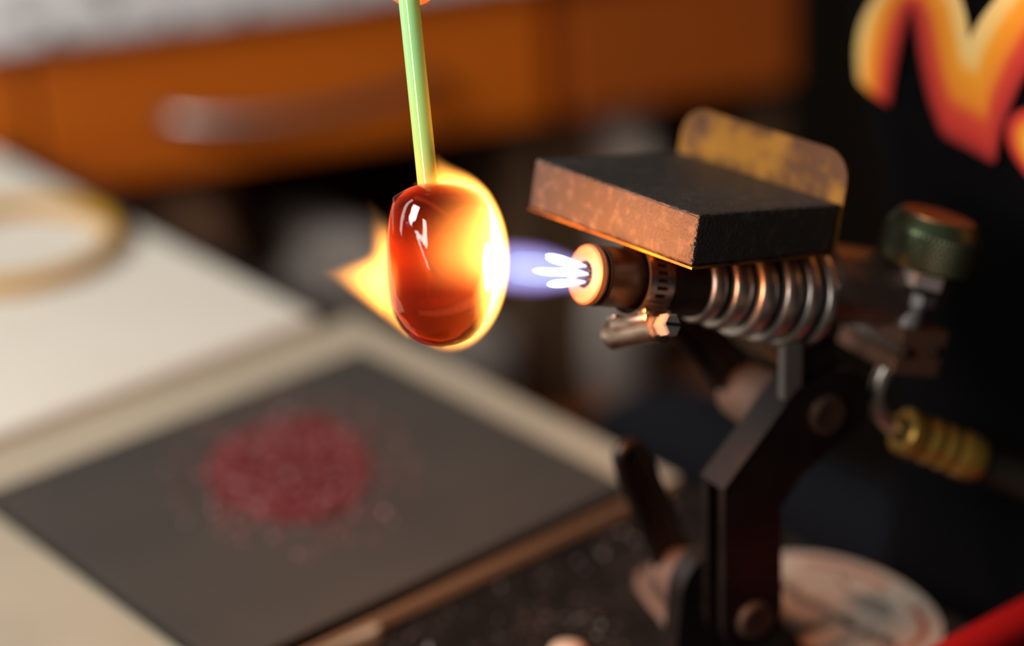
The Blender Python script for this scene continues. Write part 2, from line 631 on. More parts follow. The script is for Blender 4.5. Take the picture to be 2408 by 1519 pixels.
for a0, a1 in ((-35, 62), (195, 262), (85, 150)):
    V, F = oval_band(EA - .0055, EB - .0050, .0028, a0, a1)
    link_mesh('border_arc', V, F, M_stk_red, stk)
# illegible slanting script: a row of short loops
xx = -.030
tx = G()
k = 0
while xx < .031:
    wv = random.uniform(.0022, .0040)
    hh = random.uniform(.0024, .0056)
    y0 = -.0075 + .0008 * math.sin(k)
    pts = [(xx, y0, .0008), (xx + wv * .35, y0 + hh, .0008), (xx + wv * .7, y0 + hh * .2, .0008), (xx + wv * 1.05, y0 + .0006, .0008)]
    tx.tube(pts, .0009, 6, flat=.25)
    xx += wv * 1.1 + (.0028 if k in (8, 11) else .0)
    k += 1
tx.obj('lettering', M_stk_dark, stk)
g = G()
g.prism([(x * .9 + .006, y * .62 + .0085) for x, y in [(-.010, -.006), (-.006, .006), (0, .009), (.008, .007), (.012, 0), (.010, -.006), (0, -.008)]], .0006, .00075, 'XY')
g.obj('emblem', M_stk_grey, stk)

# red tool handle in the corner
HA, HB = Vector((0.1160, 0.6355, 0.0091)), Vector((0.2010, 0.6985, 0.0091))
hx = (HB - HA).normalized()
MHd = frame(HA, hx, Vector((-hx.y, hx.x, 0)), (0, 0, 1))
tool = thing('hand_tool', 'hand tool with a thick red plastic handle in the bottom right corner', 'tool', MHd)
HL = (HB - HA).length
def bend(g):
    g.v = [(x, y + .0020 * (1 - ((x - HL * .5) / (HL * .5)) ** 2), z) for x, y, z in g.v]
    return g
pfh = [(-.004, 0), (-.0036, .0040), (-.0015, .0070), (.004, .0088)] + [(HL * k / 20, .0090 - .0010 * math.sin(math.pi * k / 20)) for k in range(2, 19)] + [(HL - .003, .0085), (HL, .0068), (HL + .001, 0)]
bend(G().lathe(pfh, 40, 'X')).obj('handle', M_red, tool, True, 50)
bend(G().lathe([(HL, 0), (HL, .0032), (HL + .07, .0030), (HL + .075, .0012), (HL + .075, 0)], 24, 'X')).obj('shank', M_steel, tool, True, 40)
# cream pebble at the bottom edge
g = G().lathe([(0, 0), (0, .0040), (.0012, .0062), (.0035, .0068), (.0056, .0055), (.0068, .0028), (.0071, 0)], 32)
o = g.obj('pebble', M_stone, None, True)
o.location = (0.0128, 0.6790, 0.0)
o.scale = (1, .85, 1)
tag(o, 'small rounded cream pebble on the dark bench at the bottom edge', 'pebble')

# ------------------------------------------------------------------ torch
NZ = Vector((0.0221, 0.6495, 0.1525))
TD = Vector((0.8318, 0.4450, -0.3317)).normalized()
TH = Vector((TD.x, TD.y, 0)).normalized()
TY = Vector((-TH.y, TH.x, 0))
TZ = TD.cross(TY)
MT = frame(NZ, TD, TY, TZ)
torch = thing('gas_torch', 'steel gas torch with ribbed barrel and green valve knob, blowing the flame', 'torch', MT)
g = G().lathe([(.0022, 0), (.0022, .0040), (0, .0042), (0, .0083), (.0004, .0088), (.0019, .0092), (.0024, .0090), (.0026, .0084), (.0033, .0084), (.0035, .0091), (.0043, .0092), (.0046, .0090), (.0250, .0090), (.0250, 0)], 64, 'X')
noz = g.obj('burner_tip', M_tubeb, torch, True, 35)
face = G().lathe([(-.0002, .0041), (-.0003, .0083), (.0002, .0089), (.0017, .0092)], 64, 'X').obj('tip_face', M_nozzle, noz, True, 35)
G().lathe([(.0020, 0), (.0020, .0039), (.0004, .0041)], 40, 'X').obj('bore', M_hole, noz)
jets = []
for k in range(7):
    a = 2 * math.pi * k / 6
    rr = .0026 if k < 6 else 0
    jets.append((rr * math.cos(a), rr * math.sin(a)))
for y, z in jets:
    G().lathe([(.0020, .0005), (.0006, .0006), (.0006, .0009), (.0020, .0009)], 16, 'X', (0, y, z), close=True).obj('jet_port', M_tubeb, noz, True, 40)
G().lathe([(.0240, 0), (.0240, .0102), (.0250, .0104), (.0390, .0100), (.0395, 0)], 64, 'X').obj('barrel', M_tubeb, torch, True, 35)
G().lathe([(.0380, 0), (.0380, .0098), (.0500, .0105), (.0650, .0128), (.0800, .0138), (.0850, 0)], 64, 'X').obj('fin_core', M_black, torch, True, 35)
for s0, s1, r in ((.0397, .0449, .0114), (.0473, .0537, .0126), (.0555, .0616, .0148), (.0644, .0704, .0157), (.0726, .0775, .0162), (.0805, .0845, .0163)):
    b = .0013
    w_ = s1 - s0
    pf = [(s0, .008), (s0, r - b)] + [(s0 + b - b * math.cos(q), r - b + b * math.sin(q)) for q in (.5, 1.0, 1.57)] + [(s1 - b + b * math.sin(q), r - b + b * math.cos(q)) for q in (0.0, .6, 1.1, 1.57)] + [(s1, .008)]
    G().lathe(pf, 64, 'X', close=True).obj('fin', M_steel, torch, True, 50)
G().lathe([(.0840, 0), (.0840, .0110), (.0862, .0126), (.0880, .0128), (.1150, .0122), (.1240, .0116), (.1265, .0100), (.1265, 0)], 64, 'X', (0, 0, .0052)).obj('valve_body', M_body, torch, True, 40)
G().lathe([(.1265, 0), (.1265, .0070), (.1345, .0065), (.1355, .0055), (.1355, 0)], 40, 'X', (0, 0, .0052)).obj('rear_plug', M_body, torch, True, 40)
# valve block
bx0, bx1, by, bz0, bz1 = .1150, .1340, .0145, -.0185, -.0035
g = G()
g.box((bx0, -by, bz0), (bx1, by, -.0125), .0004)
g.box((bx0, -by, -.0088), (bx1, by, bz1), .0004)
g.box((bx0 + .0030, -by + .0004, -.0126), (bx1, by, -.0087))
block = g.obj('valve_block', mat('flame_tinted_block', (0.27, 0.135, 0.085), 0.55, 0.35), torch)  # orange flame light on the block is put into its colour
g = G()
for k in range(17):
    y = -by + .002 + k * .0016
    g.box((bx0 + .0010, y, -.0118), (bx0 + .0032, y + .0009, -.0096))
g.obj('thread', M_clamp, block)
for x, z in ((.1185, -.0112), (.1310, -.0100)):
    sc_ = G().lathe([(-by - .0001, 0), (-by - .0012, 0), (-by - .0012, .0014), (-by - .0006, .0019), (-by + .0003, .0019)][1:], 24, 'Y', (x, 0, z)).obj('screw', M_tubeb, block, True, 40)
VX, VY = .1205, -.0085
VZ = lambda prof, seg=48, **k: G().lathe(prof, seg, 'Z', (VX, VY, 0), **k)
VZ([(-.004, 0), (-.004, .0042), (.0045, .0042), (.0045, 0)]).obj('stem', M_chrome, torch, True, 35)


def hexn(z0, z1, r, rot=0.0):
    return G().prism([(VX + r * math.cos(math.radians(60 * k + rot)), VY + r * math.sin(math.radians(60 * k + rot))) for k in range(6)], z0, z1, 'XY')


hexn(.0040, .0078, .0066, 12).obj('lock_nut', M_chrome, torch)
VZ([(.0078, 0), (.0078, .0052), (.0104, .0052), (.0104, 0)]).obj('washer', M_tubeb, torch, True, 35)
hexn(.0104, .0164, .0088, 40).obj('gland_nut', M_chrome, torch)
KZ = .0034
kn = VZ([(z + KZ, r) for z, r in [(.0128, 0), (.0128, .0140), (.0138, .0152), (.0245, .0152), (.0257, .0146), (.0290, .0126), (.0290, 0)]], 72).obj('knob', M_knob, torch, True, 30)
# knurled skin: small raised diamonds
V = []
F = []
nk, rows = 64, 8
for i in range(nk):
    for j in range(rows):
        a0 = 2 * math.pi * (i + .5 * (j % 2)) / nk
        da = math.pi / nk * .92
        zc = .0138 + KZ + (j + .5) * .0107 / rows
        dz = .0107 / rows
        k = len(V)
        pt = lambda a, z, r: (VX + r * math.cos(a), VY + r * math.sin(a), z)
        V += [pt(a0 - da, zc, .0152), pt(a0, zc - dz, .0152), pt(a0 + da, zc, .0152), pt(a0, zc + dz, .0152), pt(a0, zc, .0157)]
        F += [[k, k + 1, k + 4], [k + 1, k + 2, k + 4], [k + 2, k + 3, k + 4], [k + 3, k, k + 4]]
link_mesh('knurl', V, F, M_knob_k, kn)
VZ([(z + KZ, r) for z, r in [(.0289, .0118), (.0296, .0116), (.0296, 0)]], 48).obj('knob_cap', M_knobtop, kn, True, 30)
# bent inlet pipe
PI_ = [(.1185, -.0080, -.0175), (.1172, -.0080, -.0225), (.1174, -.0080, -.0284), (.1210, -.0080, -.0341), (.1275, -.0080, -.0380), (.1340, -.0080, -.0398), (.1440, -.0080, -.0422)]
G().tube(PI_, .0029, 20, up=(0, 1, 0)).obj('inlet_pipe', M_steel, torch, True, 60)

# gas hose with brass ferrule
HP0 = MT @ Vector((.1318, -.0080, -.0393))
HD = Vector((0.0289, 0.0060, -0.0172)).normalized()
hy = Vector((0, 0, 1)).cross(HD).normalized()
MH = frame(HP0 + HD * .0005, HD, hy, HD.cross(hy))
hose = thing('gas_hose', 'black gas hose with ribbed brass ferrule feeding the torch', 'hose', MH)
pf = [(0, .0044), (0, .0068), (.0008, .0076), (.0062, .0078), (.0076, .0070), (.0082, .0067), (.0090, .0072), (.0105, .0077), (.0125, .0077), (.0138, .0071), (.0144, .0067), (.0152, .0072), (.0168, .0077), (.0186, .0077), (.0199, .0071), (.0205, .0067), (.0213, .0072), (.0230, .0078), (.0290, .0078), (.0305, .0074), (.0308, .0066), (.0308, .0044)]
G().lathe(pf, 56, 'X', close=True).obj('ferrule', M_ferr, hose, True, 40)
hp = [(.006, 0, 0), (.031, 0, 0), (.050, -.0010, 0), (.075, -.010, .002), (.095, -.028, .004), (.11, -.055, .006), (.12, -.10, .006)]
G().tube(hp, .0063, 24).obj('hose_body', M_hose, hose, True, 60)
for k, x in enumerate((.0385, .0425, .0470, .0515)):
    a0 = -2.2
    V = []
    for dx in (0, .0022):
        for da in (0, .18, .36):
            V.append((x + dx, .0064 * math.cos(a0 + da), .0064 * math.sin(a0 + da)))
    link_mesh('printed_mark', V, [[0, 1, 4, 3], [1, 2, 5, 4]], M_hoseprint, hose)

# ------------------------------------------------------------------ marver with brass bracket
MB_ = Vector((0.0552, 0.6376, 0.1743))
EX = Vector((-0.6613, 0.7501, 0.0025)).normalized()
EY = Vector((0.7264, 0.6412, -0.2475))
EY = (EY - EX * EY.dot(EX)).normalized()
EZ = EX.cross(EY)
if EZ.z < 0:
    EZ = -EZ
# local: X = from the flame side to the back, Y = across, Z = up; origin at the near top corner
MM = frame(MB_, EY, EX, EZ)
LA, LB, LH = .0687, .0643, .0154      # across, back, thickness
marv = thing('graphite_marver', 'dark graphite marver block clamped above the torch, front glowing orange', 'marver', MM)


def worn_block(lo, hi, nx, ny, nz, bev, amp, seed):
    """subdivided bevelled block with crumbled edges"""
    bm = bmesh.new()
    bmesh.ops.create_cube(bm, size=1)
    c = [(a + b) / 2 for a, b in zip(lo, hi)]
    d = [b - a for a, b in zip(lo, hi)]
    for v in bm.verts:
        v.co = Vector([c[i] + v.co[i] * d[i] for i in range(3)])
    bmesh.ops.bevel(bm, geom=bm.edges[:], offset=bev, segments=2, affect='EDGES', profile=.5)
    bmesh.ops.subdivide_edges(bm, edges=[e for e in bm.edges if e.calc_length() > .01], cuts=56, use_grid_fill=True)
    r = np.random.default_rng(seed)
    for v in bm.verts:
        ne = sum(1 for i in range(3) if abs(abs(v.co[i] - c[i]) - d[i] / 2) < bev * 1.15)
        if ne >= 2:
            for i in range(3):
                sgn = -1 if v.co[i] > c[i] else 1
                if abs(abs(v.co[i] - c[i]) - d[i] / 2) < bev * 1.15:
                    v.co[i] += sgn * abs(r.normal()) * amp
    bm.verts.index_update()
    g = G()
    g.add([v.co[:] for v in bm.verts], [[v.index for v in f.verts] for f in bm.faces])
    bm.free()
    return g


wb = worn_block((0, 0, -LH), (LB, LA, 0), 1, 1, 1, .0006, .00016, 3)
wb.obj('graphite_block', M_marv, marv, True, 30)
# sheet bracket: under the block, then up behind it with rounded corners
T_ = .0007
g = G()
g.box((-.0002, -.0004, -LH - T_), (LB + T_, LA * 0.995, -LH))
HT = .0155
rc = .0095
ol = [(-.0004, -LH - T_), (LA, -LH - T_)] + [(LA - rc + rc * math.cos(q), HT - rc + rc * math.sin(q)) for q in np.linspace(0, math.pi / 2, 10)] + [(-.0004 + rc - rc * math.sin(q), HT - rc + rc * math.cos(q)) for q in np.linspace(0, math.pi / 2, 10)]
V = [(LB + .0001, a, b) for a, b in ol] + [(LB + .0001 + T_, a, b) for a, b in ol]
n = len(ol)
g.add(V, [list(range(n)), list(range(2 * n - 1, n - 1, -1))] + [[i, (i + 1) % n, n + (i + 1) % n, n + i] for i in range(n)])
g.obj('brass_sheet', M_brass, marv)
# mounting tongue under the sheet
g = G().box((.006, .018, -LH - T_ - .0012), (.052, .034, -LH - T_), .0002)
g.obj('mounting_tongue', M_brass, marv)

# ------------------------------------------------------------------ hose clamp round the barrel
clamp = thing('hose_clamp', 'slotted steel worm-drive clamp holding the marver on the torch barrel', 'hose clamp', MT)
CR = .0106
S0, S1 = .0160, .0250
nslot = 30
segs = nslot * 4
V = []
F = []
# band as a grid with open slots
xs = [S0, S0 + .0006, S0 + .0026, S1 - .0022, S1]
lay = []
for rr in (CR, CR + .0006):
    ids = []
    for k in range(segs):
        a = 2 * math.pi * k / segs
        row = []
        for x in xs:
            row.append(len(V))
            V.append((x, rr * math.cos(a), rr * math.sin(a)))
        ids.append(row)
    lay.append(ids)
isopen = lambda k, j: j == 2 and k % 4 in (1, 2)
for k in range(segs):
    k2 = (k + 1) % segs
    for j in range(4):
        if isopen(k, j):
            # slot walls
            if not isopen((k - 1) % segs, j):
                F.append([lay[0][k][j], lay[0][k][j + 1], lay[1][k][j + 1], lay[1][k][j]])
            if not isopen((k + 1) % segs, j):
                F.append([lay[0][k2][j], lay[0][k2][j + 1], lay[1][k2][j + 1], lay[1][k2][j]])
            for jj in (j, j + 1):
                F.append([lay[0][k][jj], lay[0][k2][jj], lay[1][k2][jj], lay[1][k][jj]])
            continue
        for L_, fl in ((0, True), (1, False)):
            q = [lay[L_][k][j], lay[L_][k2][j], lay[L_][k2][j + 1], lay[L_][k][j + 1]]
            F.append(q[::-1] if fl else q)
    for j in (0, 4):
        F.append([lay[0][k][j], lay[0][k2][j], lay[1][k2][j], lay[1][k][j]])
link_mesh('band', V, F, M_clamp, clamp)
# overlapping band tail near the housing
tl = [(CR + .0007 + .0011 * t, math.radians(-78 + 62 * (1 - t))) for t in np.linspace(0, 1, 14)]
V = []
F = []
for rr, a in tl:
    # angle measured from the camera side (-Y) towards below
    y, z = -math.cos(a) * rr, math.sin(a) * rr
    V += [(S0, y, z), (S1 - .001, y, z), (S1 - .001, y * 1.05, z * 1.05), (S0, y * 1.05, z * 1.05)]
for i in range(len(tl) - 1):
    A_ = i * 4
    for k in range(4):
        F.append([A_ + k, A_ + (k + 1) % 4, A_ + 4 + (k + 1) % 4, A_ + 4 + k])
F += [[0, 1, 2, 3], [len(V) - 4, len(V) - 3, len(V) - 2, len(V) - 1]]
link_mesh('band_tail', V, F, M_clamp, clamp)
# worm housing and screw, tangent to the band on the lower camera side
ca, sa = math.cos(math.radians(27)), math.sin(math.radians(27))
wt = Vector((0.06, -ca, sa)).normalized()
wr = Vector((0, -sa, -ca))
wx = wt.cross(wr)
wo = Vector((.0195, 0, 0)) + wr * (CR + .0046)
MW = frame(wo, wt, wx, -wr)          # X along the screw, Z towards the barrel
place = lambda g: G().add([MW @ Vector(v) for v in g.v], g.f)
hs = G().lathe([(-.0128, .0026), (-.0132, .0040), (-.0122, .0046), (-.0085, .0042), (-.0070, .0044), (.0072, .0044), (.0080, .0047), (.0098, .0047), (.0098, .0030)], 36, 'X')
hs.box((-.0085, -.0046, .0010), (.0085, .0046, .0042), .0008)
house = place(hs).obj('worm_housing', M_clamp, clamp, True, 40)
sg_ = G().box((-.0095, -.0048, .0036), (-.0055, .0048, .0052), .0006)
sg_.box((.0050, -.0050, .0034), (.0088, .0050, .0054), .0006)
place(sg_).obj('saddle_lug', M_clamp, clamp, True, 40)
sw = G().lathe([(.0070, 0), (.0070, .0030), (.0118, .0030), (.0118, .0036), (.0150, .0036), (.0156, .0030), (.0156, .0)], 6, 'X')
scw = place(sw).obj('worm_screw', M_chrome, clamp)
place(G().box((.0153, -.0030, -.0005), (.0159, .0030, .0005))).obj('screw_slot', M_hole, scw)
place(G().lathe([(-.0140, 0), (-.0140, .0018), (-.0120, .0022), (-.0100, .0022)], 20, 'X')).obj('screw_tip', M_chrome, scw, True, 40)

# ------------------------------------------------------------------ torch stand
MSt = frame((NZ.x, NZ.y, 0), TH, TY, (0, 0, 1))
stand = thing('torch_stand', 'black jointed steel stand with two bolt heads and lever handles carrying the torch', 'stand', MSt)
LBp, LBz, UBp, UBz = .0510, .0224, .0790, .0885
outl = arc(LBp, LBz, .0113, 180, 360, 14) + [(.0618, .0600)] + [(.0700, .0690), (.0935, .0800)] + arc(UBp + .004, UBz, .0135, -25, 110, 10) + [(.0690, .1000), (.0405, .0725)]
G().prism(outl, -.0115, -.0085).obj('arm_plate', M_black, stand)
G().prism(outl, -.0020, .0010).obj('arm_plate', M_black, stand)
# flange joining the plates along the slanted upper part
g = G()
g.add([(.0400, -.0115, .0728), (.0685, -.0115, .1003), (.0685, .0010, .1003), (.0400, .0010, .0728), (.0412, -.0115, .0714), (.0697, -.0115, .0989), (.0697, .0010, .0989), (.0412, .0010, .0714)],
      [[0, 1, 2, 3], [7, 6, 5, 4], [0, 4, 5, 1], [1, 5, 6, 2], [2, 6, 7, 3], [3, 7, 4, 0]])
g.obj('arm_flange', M_black, stand)
for p, z in ((LBp, LBz), (UBp, UBz)):
    G().lathe([(-.0138, 0), (-.0142, .0056), (-.0136, .0064), (-.0115, .0066), (-.0115, 0)], 40, 'Y', (p, 0, z)).obj('bolt_head', M_bolt, stand, True, 40)
    G().lathe([(-.0110, 0), (-.0110, .0042), (.0420, .0042), (.0420, 0)], 24, 'Y', (p, 0, z)).obj('bolt_shank', M_tubeb, stand, True, 40)
# knuckle ears between the plates
lug = arc(LBp - .004, LBz + .006, .0150, 0, 180, 16) + [(.0290, .004), (.0650, .004)]
G().prism(lug, .0015, .0095).obj('base_lug', M_black, stand)
lug2 = arc(UBp, UBz, .0105, 150, 400, 16) + [(.0840, .1120), (.0700, .1150)]
G().prism(lug2, -.0080, -.0025).obj('torch_lug', M_black, stand)
tab = G().box((-.0036, -.0112, 0), (.0036, -.0075, .0185), .0006)
Rm = Matrix.Translation((.0668, 0, .0968)) @ Matrix.Rotation(math.radians(1), 4, 'Y')
G().add([Rm @ Vector(v) for v in tab.v], tab.f).obj('grey_tab', M_tab, stand)
# lever bosses and levers
for p, z in ((LBp - .004, LBz - .001), (UBp - .003, UBz - .007)):
    G().lathe([(.0100, 0), (.0100, .0102), (.0110, .0112), (.0300, .0105), (.0315, .0090), (.0315, 0)], 36, 'Y', (p, 0, z)).obj('lever_boss', M_boss, stand, True, 40)


def lever(p0, p1, tip, half, y):
    """flat bar with a rounded rim, from boss to tip"""
    a = Vector((p0[0], 0, p0[1]))
    b = Vector((tip[0], 0, tip[1]))
    t = (b - a).normalized()
    n_ = Vector((t.z, 0, -t.x))
    pts = [a - n_ * half]
    pts += [a - n_ * half + (b - a) * k / 6 for k in range(1, 6)]
    pts += [b + (-n_ * math.cos(q) + t * math.sin(q)) * half * .8 for q in np.linspace(0, math.pi, 9)]
    pts += [a + n_ * half + (b - a) * k / 6 for k in range(5, -1, -1)]
    pts = [(p.x, y, p.z) for p in pts]
    lv = G().tube(pts, .0024, 10, up=(0, 1, 0)).obj('lever', M_black, stand, True, 60)
    G().prism([(p[0], p[2]) for p in pts], y - .0006, y + .0006).obj('lever_web', M_black, lv)
    return lv


lever((.0450, .0280), None, (.0296, .0715), .0048, .0270)
lever((.0690, .0900), None, (.0380, .1330), .0052, .0270)
# foot on the bench
G().lathe([(0, 0), (0, .0230), (.0010, .0240), (.0045, .0235), (.0055, .0210), (.0055, 0)], 48, 'Z', (LBp, .004, 0)).obj('foot', M_black, stand, True, 40)
du = [(.0444, .7373), (.0410, .7318), (.0407, .7232), (.0440, .7116), (.0476, .7016), (.0496, .6920), (.0503, .6829)]
dl = [MSt.inverted() @ Vector((x, y, .0004)) for x, y in du]
G().tube(dl, [.0006, .0018, .0024, .0026, .0028, .0026, .0014], 8, flat=.35).obj('dust_rim', M_dust, stand, True)

# ------------------------------------------------------------------ glass rod with molten gather
GC = Vector((-0.0199, 0.6304, 0.1660))
MG = frame(GC, RIGHT, FWD, -DOWN)     # rod stands square to the line of sight, leaning slightly
glass = thing('glass_rod', 'green glass rod with a large molten amber gather in the flame', 'glass rod', MG)


def glass_mat():
    m = bpy.data.materials.new('hot_amber_glass')
    m.use_nodes = True
    nt = m.node_tree
    b = nt.nodes['Principled BSDF']
    b.inputs['Base Color'].default_value = (1, 1, 1, 1)
    b.inputs['Roughness'].default_value = 0.0
    b.inputs['IOR'].default_value = 1.5
    b.inputs['Transmission Weight'].default_value = 1.0
    out = nt.nodes['Material Output']
    ab = nt.nodes.new('ShaderNodeVolumeAbsorption')
    ab.inputs[0].default_value = (0.81, 0.26, 0.02, 1)
    ab.inputs[1].default_value = 145.0
    em = nt.nodes.new('ShaderNodeEmission')
    em.inputs[0].default_value = (1.0, 0.12, 0.012, 1)
    em.inputs[1].default_value = 3.0
    ad = nt.nodes.new('ShaderNodeAddShader')
    nt.links.new(ab.outputs[0], ad.inputs[0])
    nt.links.new(em.outputs[0], ad.inputs[1])
    nt.links.new(ad.outputs[0], out.inputs['Volume'])
    return m


PROF = [(-23.1, 0.01), (-22.9, 2.4), (-22.2, 5.2), (-20.6, 8.2), (-18.0, 10.8), (-14.5, 12.9), (-9.5, 14.3), (-3.0, 14.9), (3.5, 15.0), (9.5, 14.9), (14.0, 14.5), (17.5, 13.6), (19.8, 12.2), (21.4, 10.2), (22.4, 8.0), (23.0, 6.0), (23.3, 3.0), (23.35, 0.01)]


def prof_r(z):
    return np.interp(z, [p[0] for p in PROF], [p[1] for p in PROF])


def gather_dr(a, z):
    """surface unevenness in mm; a = 0 faces the camera, positive to the right"""
    d = .22 * math.sin(2 * a + .10 * z + .6) + .14 * math.sin(3 * a - .16 * z)
    # soft diagonal crease on the camera side
    ac = -0.62 + (14.0 - z) * 0.030
    if -5 < z < 14:
        d += .30 * math.exp(-((a - ac) / .055) ** 2) * min(1, (z + 5) / 3) * min(1, (14 - z) / 3)
    # small lump at the upper left shoulder, folds at the bottom
    d += .9 * math.exp(-((a + 1.35) / .18) ** 2 - ((z - 19.3) / 1.1) ** 2)
    if z < -17:
        d += .22 * math.sin(3 * a + z * .5) * min(1, (-17 - z) / 4)
    return d


ns, nz_ = 144, 120
tt = np.linspace(0, 1, nz_)
# sample the outline evenly along its length
pp = np.array(PROF)
L_ = np.concatenate([[0], np.cumsum(np.linalg.norm(np.diff(pp, axis=0), axis=1))])
sm = np.interp(tt * L_[-1], L_, pp[:, 0]), np.interp(tt * L_[-1], L_, pp[:, 1])
for _ in range(6):
    for arr in sm:
        arr[1:-1] = (arr[:-2] + 2 * arr[1:-1] + arr[2:]) / 4
V = []
F = []
for i in range(nz_):
    z, r = sm[0][i], sm[1][i]
    ox = .25 - .012 * z
    for k in range(ns):
        a = 2 * math.pi * k / ns
        aa = (a + math.pi) % (2 * math.pi) - math.pi
        fade = min(1.0, r / 6)
        q = r + gather_dr(aa, z) * fade
        V.append(((ox + q * math.sin(a)) * .001, -q * math.cos(a) * .001, z * .001))
for i in range(nz_ - 1):
    for k in range(ns):
        j = (k + 1) % ns
        F.append([i * ns + k, i * ns + j, (i + 1) * ns + j, (i + 1) * ns + k])
F.append(list(range(ns))[::-1])
F.append(list(range((nz_ - 1) * ns, nz_ * ns)))
gather = link_mesh('molten_gather', V, F, glass_mat(), glass, True)
gather['label'] = 'translucent amber red molten glass gather'

mr = bpy.data.materials.new('green_opal_glass')
mr.use_nodes = True
nt = mr.node_tree
b = nt.nodes['Principled BSDF']
b.inputs['Roughness'].default_value = .06
b.inputs['Coat Weight'].default_value = .5
b.inputs['Subsurface Weight'].default_value = .6
b.inputs['Subsurface Scale'].default_value = .003
b.inputs['Subsurface Radius'].default_value = (1, 1, .6)
tc = nt.nodes.new('ShaderNodeTexCoord')
sp = nt.nodes.new('ShaderNodeSeparateXYZ')
rp = nt.nodes.new('ShaderNodeValToRGB')
mpn = nt.nodes.new('ShaderNodeMapRange')
mpn.inputs[1].default_value = .022
mpn.inputs[2].default_value = .060
nt.links.new(tc.outputs['Object'], sp.inputs[0])
nt.links.new(sp.outputs['Z'], mpn.inputs[0])
nt.links.new(mpn.outputs[0], rp.inputs[0])
el = rp.color_ramp.elements
el[0].position, el[0].color = 0.0, (0.92, 0.72, 0.16, 1)
el[1].position, el[1].color = 1.0, (0.42, 0.79, 0.30, 1)
e = el.new(.32)
e.color = (0.60, 0.79, 0.22, 1)
nt.links.new(rp.outputs[0], b.inputs['Base Color'])
r0 = Vector((-.0030, 0, .0222))
r1 = Vector((-.0085, 0, .0755))
r2 = Vector((-.0140, 0, .1300))
G().tube([r0, r0 + (r1 - r0) * .5, r1, r2], [.00300, .00300, .00300, .00300], 40, up=(0, 1, 0)).obj('rod', mr, glass, True, 60)

# ------------------------------------------------------------------ flame
flame = thing('torch_flame', 'orange and blue torch flame wrapping the molten glass', 'flame', MG)
JD = MG.to_3x3().inverted() @ (-TD)           # jet direction in the glass frame
JN = MG.inverted() @ NZ
hmm = .6
P = grid((-38, -24, -32), (26, 24, 40), hmm)
FB = ((2.8, -0.2, 1.5), (18.0, 19.5, 27.0))
FC = (((( 3.0, 0.0, 18.0), (-0.5, 1.0, 31.0), 10.0, 1.5), 5.0),
      (((-7.0, 0.0, -6.0), (-34.5, -3.0, -1.6), 15.5, 0.8), 3.0),
      (((-13.0, 3.0, 3.0), (-19.8, 4.0, 18.0), 8.0, 2.0), 6.0))
FLAME_STRENGTH = 330.0
env = ball(P, *FB)
for cps, kk in FC:
    env = smin(env, capsule(P, *cps), kk)
gl = np.sqrt((P[..., 0] - (.25 - .012 * P[..., 2])) ** 2 + P[..., 1] ** 2) - prof_r(P[..., 2])
gl = np.where(np.abs(P[..., 2]) > 23.3, np.maximum(gl, np.abs(P[..., 2]) - 23.3), gl)
env = np.maximum(env, -(gl - 0.5))
rodax = capsule(P, (-3.0, 0, 20), (-8.5, 0, 75), 3.2, 3.2)
env = np.maximum(env, -rodax)
V, F = nets(env, (-38, -24, -32), hmm)

mf = bpy.data.materials.new('orange_flame')
mf.use_nodes = True
nt = mf.node_tree
nt.nodes.remove(nt.nodes['Principled BSDF'])
out = nt.nodes['Material Output']
em = nt.nodes.new('ShaderNodeEmission')
em.inputs[0].default_value = (1.0, 0.36, 0.055, 1)
tc = nt.nodes.new('ShaderNodeTexCoord')
sp = nt.nodes.new('ShaderNodeSeparateXYZ')
nt.links.new(tc.outputs['Object'], sp.inputs[0])


def mrange(src, a0, a1, b0, b1, smooth=True):
    n_ = nt.nodes.new('ShaderNodeMapRange')
    n_.interpolation_type = 'SMOOTHSTEP' if smooth else 'LINEAR'
    for i, v in zip((1, 2, 3, 4), (a0, a1, b0, b1)):
        n_.inputs[i].default_value = v
    nt.links.new(src, n_.inputs[0])
    return n_.outputs[0]


def mth(op, a, b_):
    n_ = nt.nodes.new('ShaderNodeMath')
    n_.operation = op
    for i, v in enumerate((a, b_)):
        if isinstance(v, (int, float)):
            n_.inputs[i].default_value = v
        else:
            nt.links.new(v, n_.inputs[i])
    return n_.outputs[0]


def vec(op, a, b_=None):
    n_ = nt.nodes.new('ShaderNodeVectorMath')
    n_.operation = op
    for i, v in enumerate((a, b_)):
        if v is None:
            continue
        if isinstance(v, (tuple, list)):
            n_.inputs[i].default_value = v
        else:
            nt.links.new(v, n_.inputs[i])
    return n_.outputs['Value'] if op in ('LENGTH', 'DOT_PRODUCT') else n_.outputs[0]


PM = vec('MULTIPLY', tc.outputs['Object'], (1000, 1000, 1000))


def n_ball(c, r):
    q = vec('LENGTH', vec('DIVIDE', vec('SUBTRACT', PM, c), r))
    return mth('MULTIPLY', mth('SUBTRACT', q, 1.0), min(r))


def n_caps(a, b_, ra, rb):
    d_ = tuple(y - x for x, y in zip(a, b_))
    dd = sum(x * x for x in d_)
    pa = vec('SUBTRACT', PM, a)
    t_ = mth('DIVIDE', vec('DOT_PRODUCT', pa, d_), dd)
    cl = nt.nodes.new('ShaderNodeClamp')
    nt.links.new(t_, cl.inputs[0])
    cb = nt.nodes.new('ShaderNodeCombineXYZ')
    for i in range(3):
        nt.links.new(cl.outputs[0], cb.inputs[i])
    q = vec('LENGTH', vec('SUBTRACT', pa, vec('MULTIPLY', cb.outputs[0], d_)))
    return mth('SUBTRACT', q, mth('ADD', mth('MULTIPLY', cl.outputs[0], rb - ra), ra))


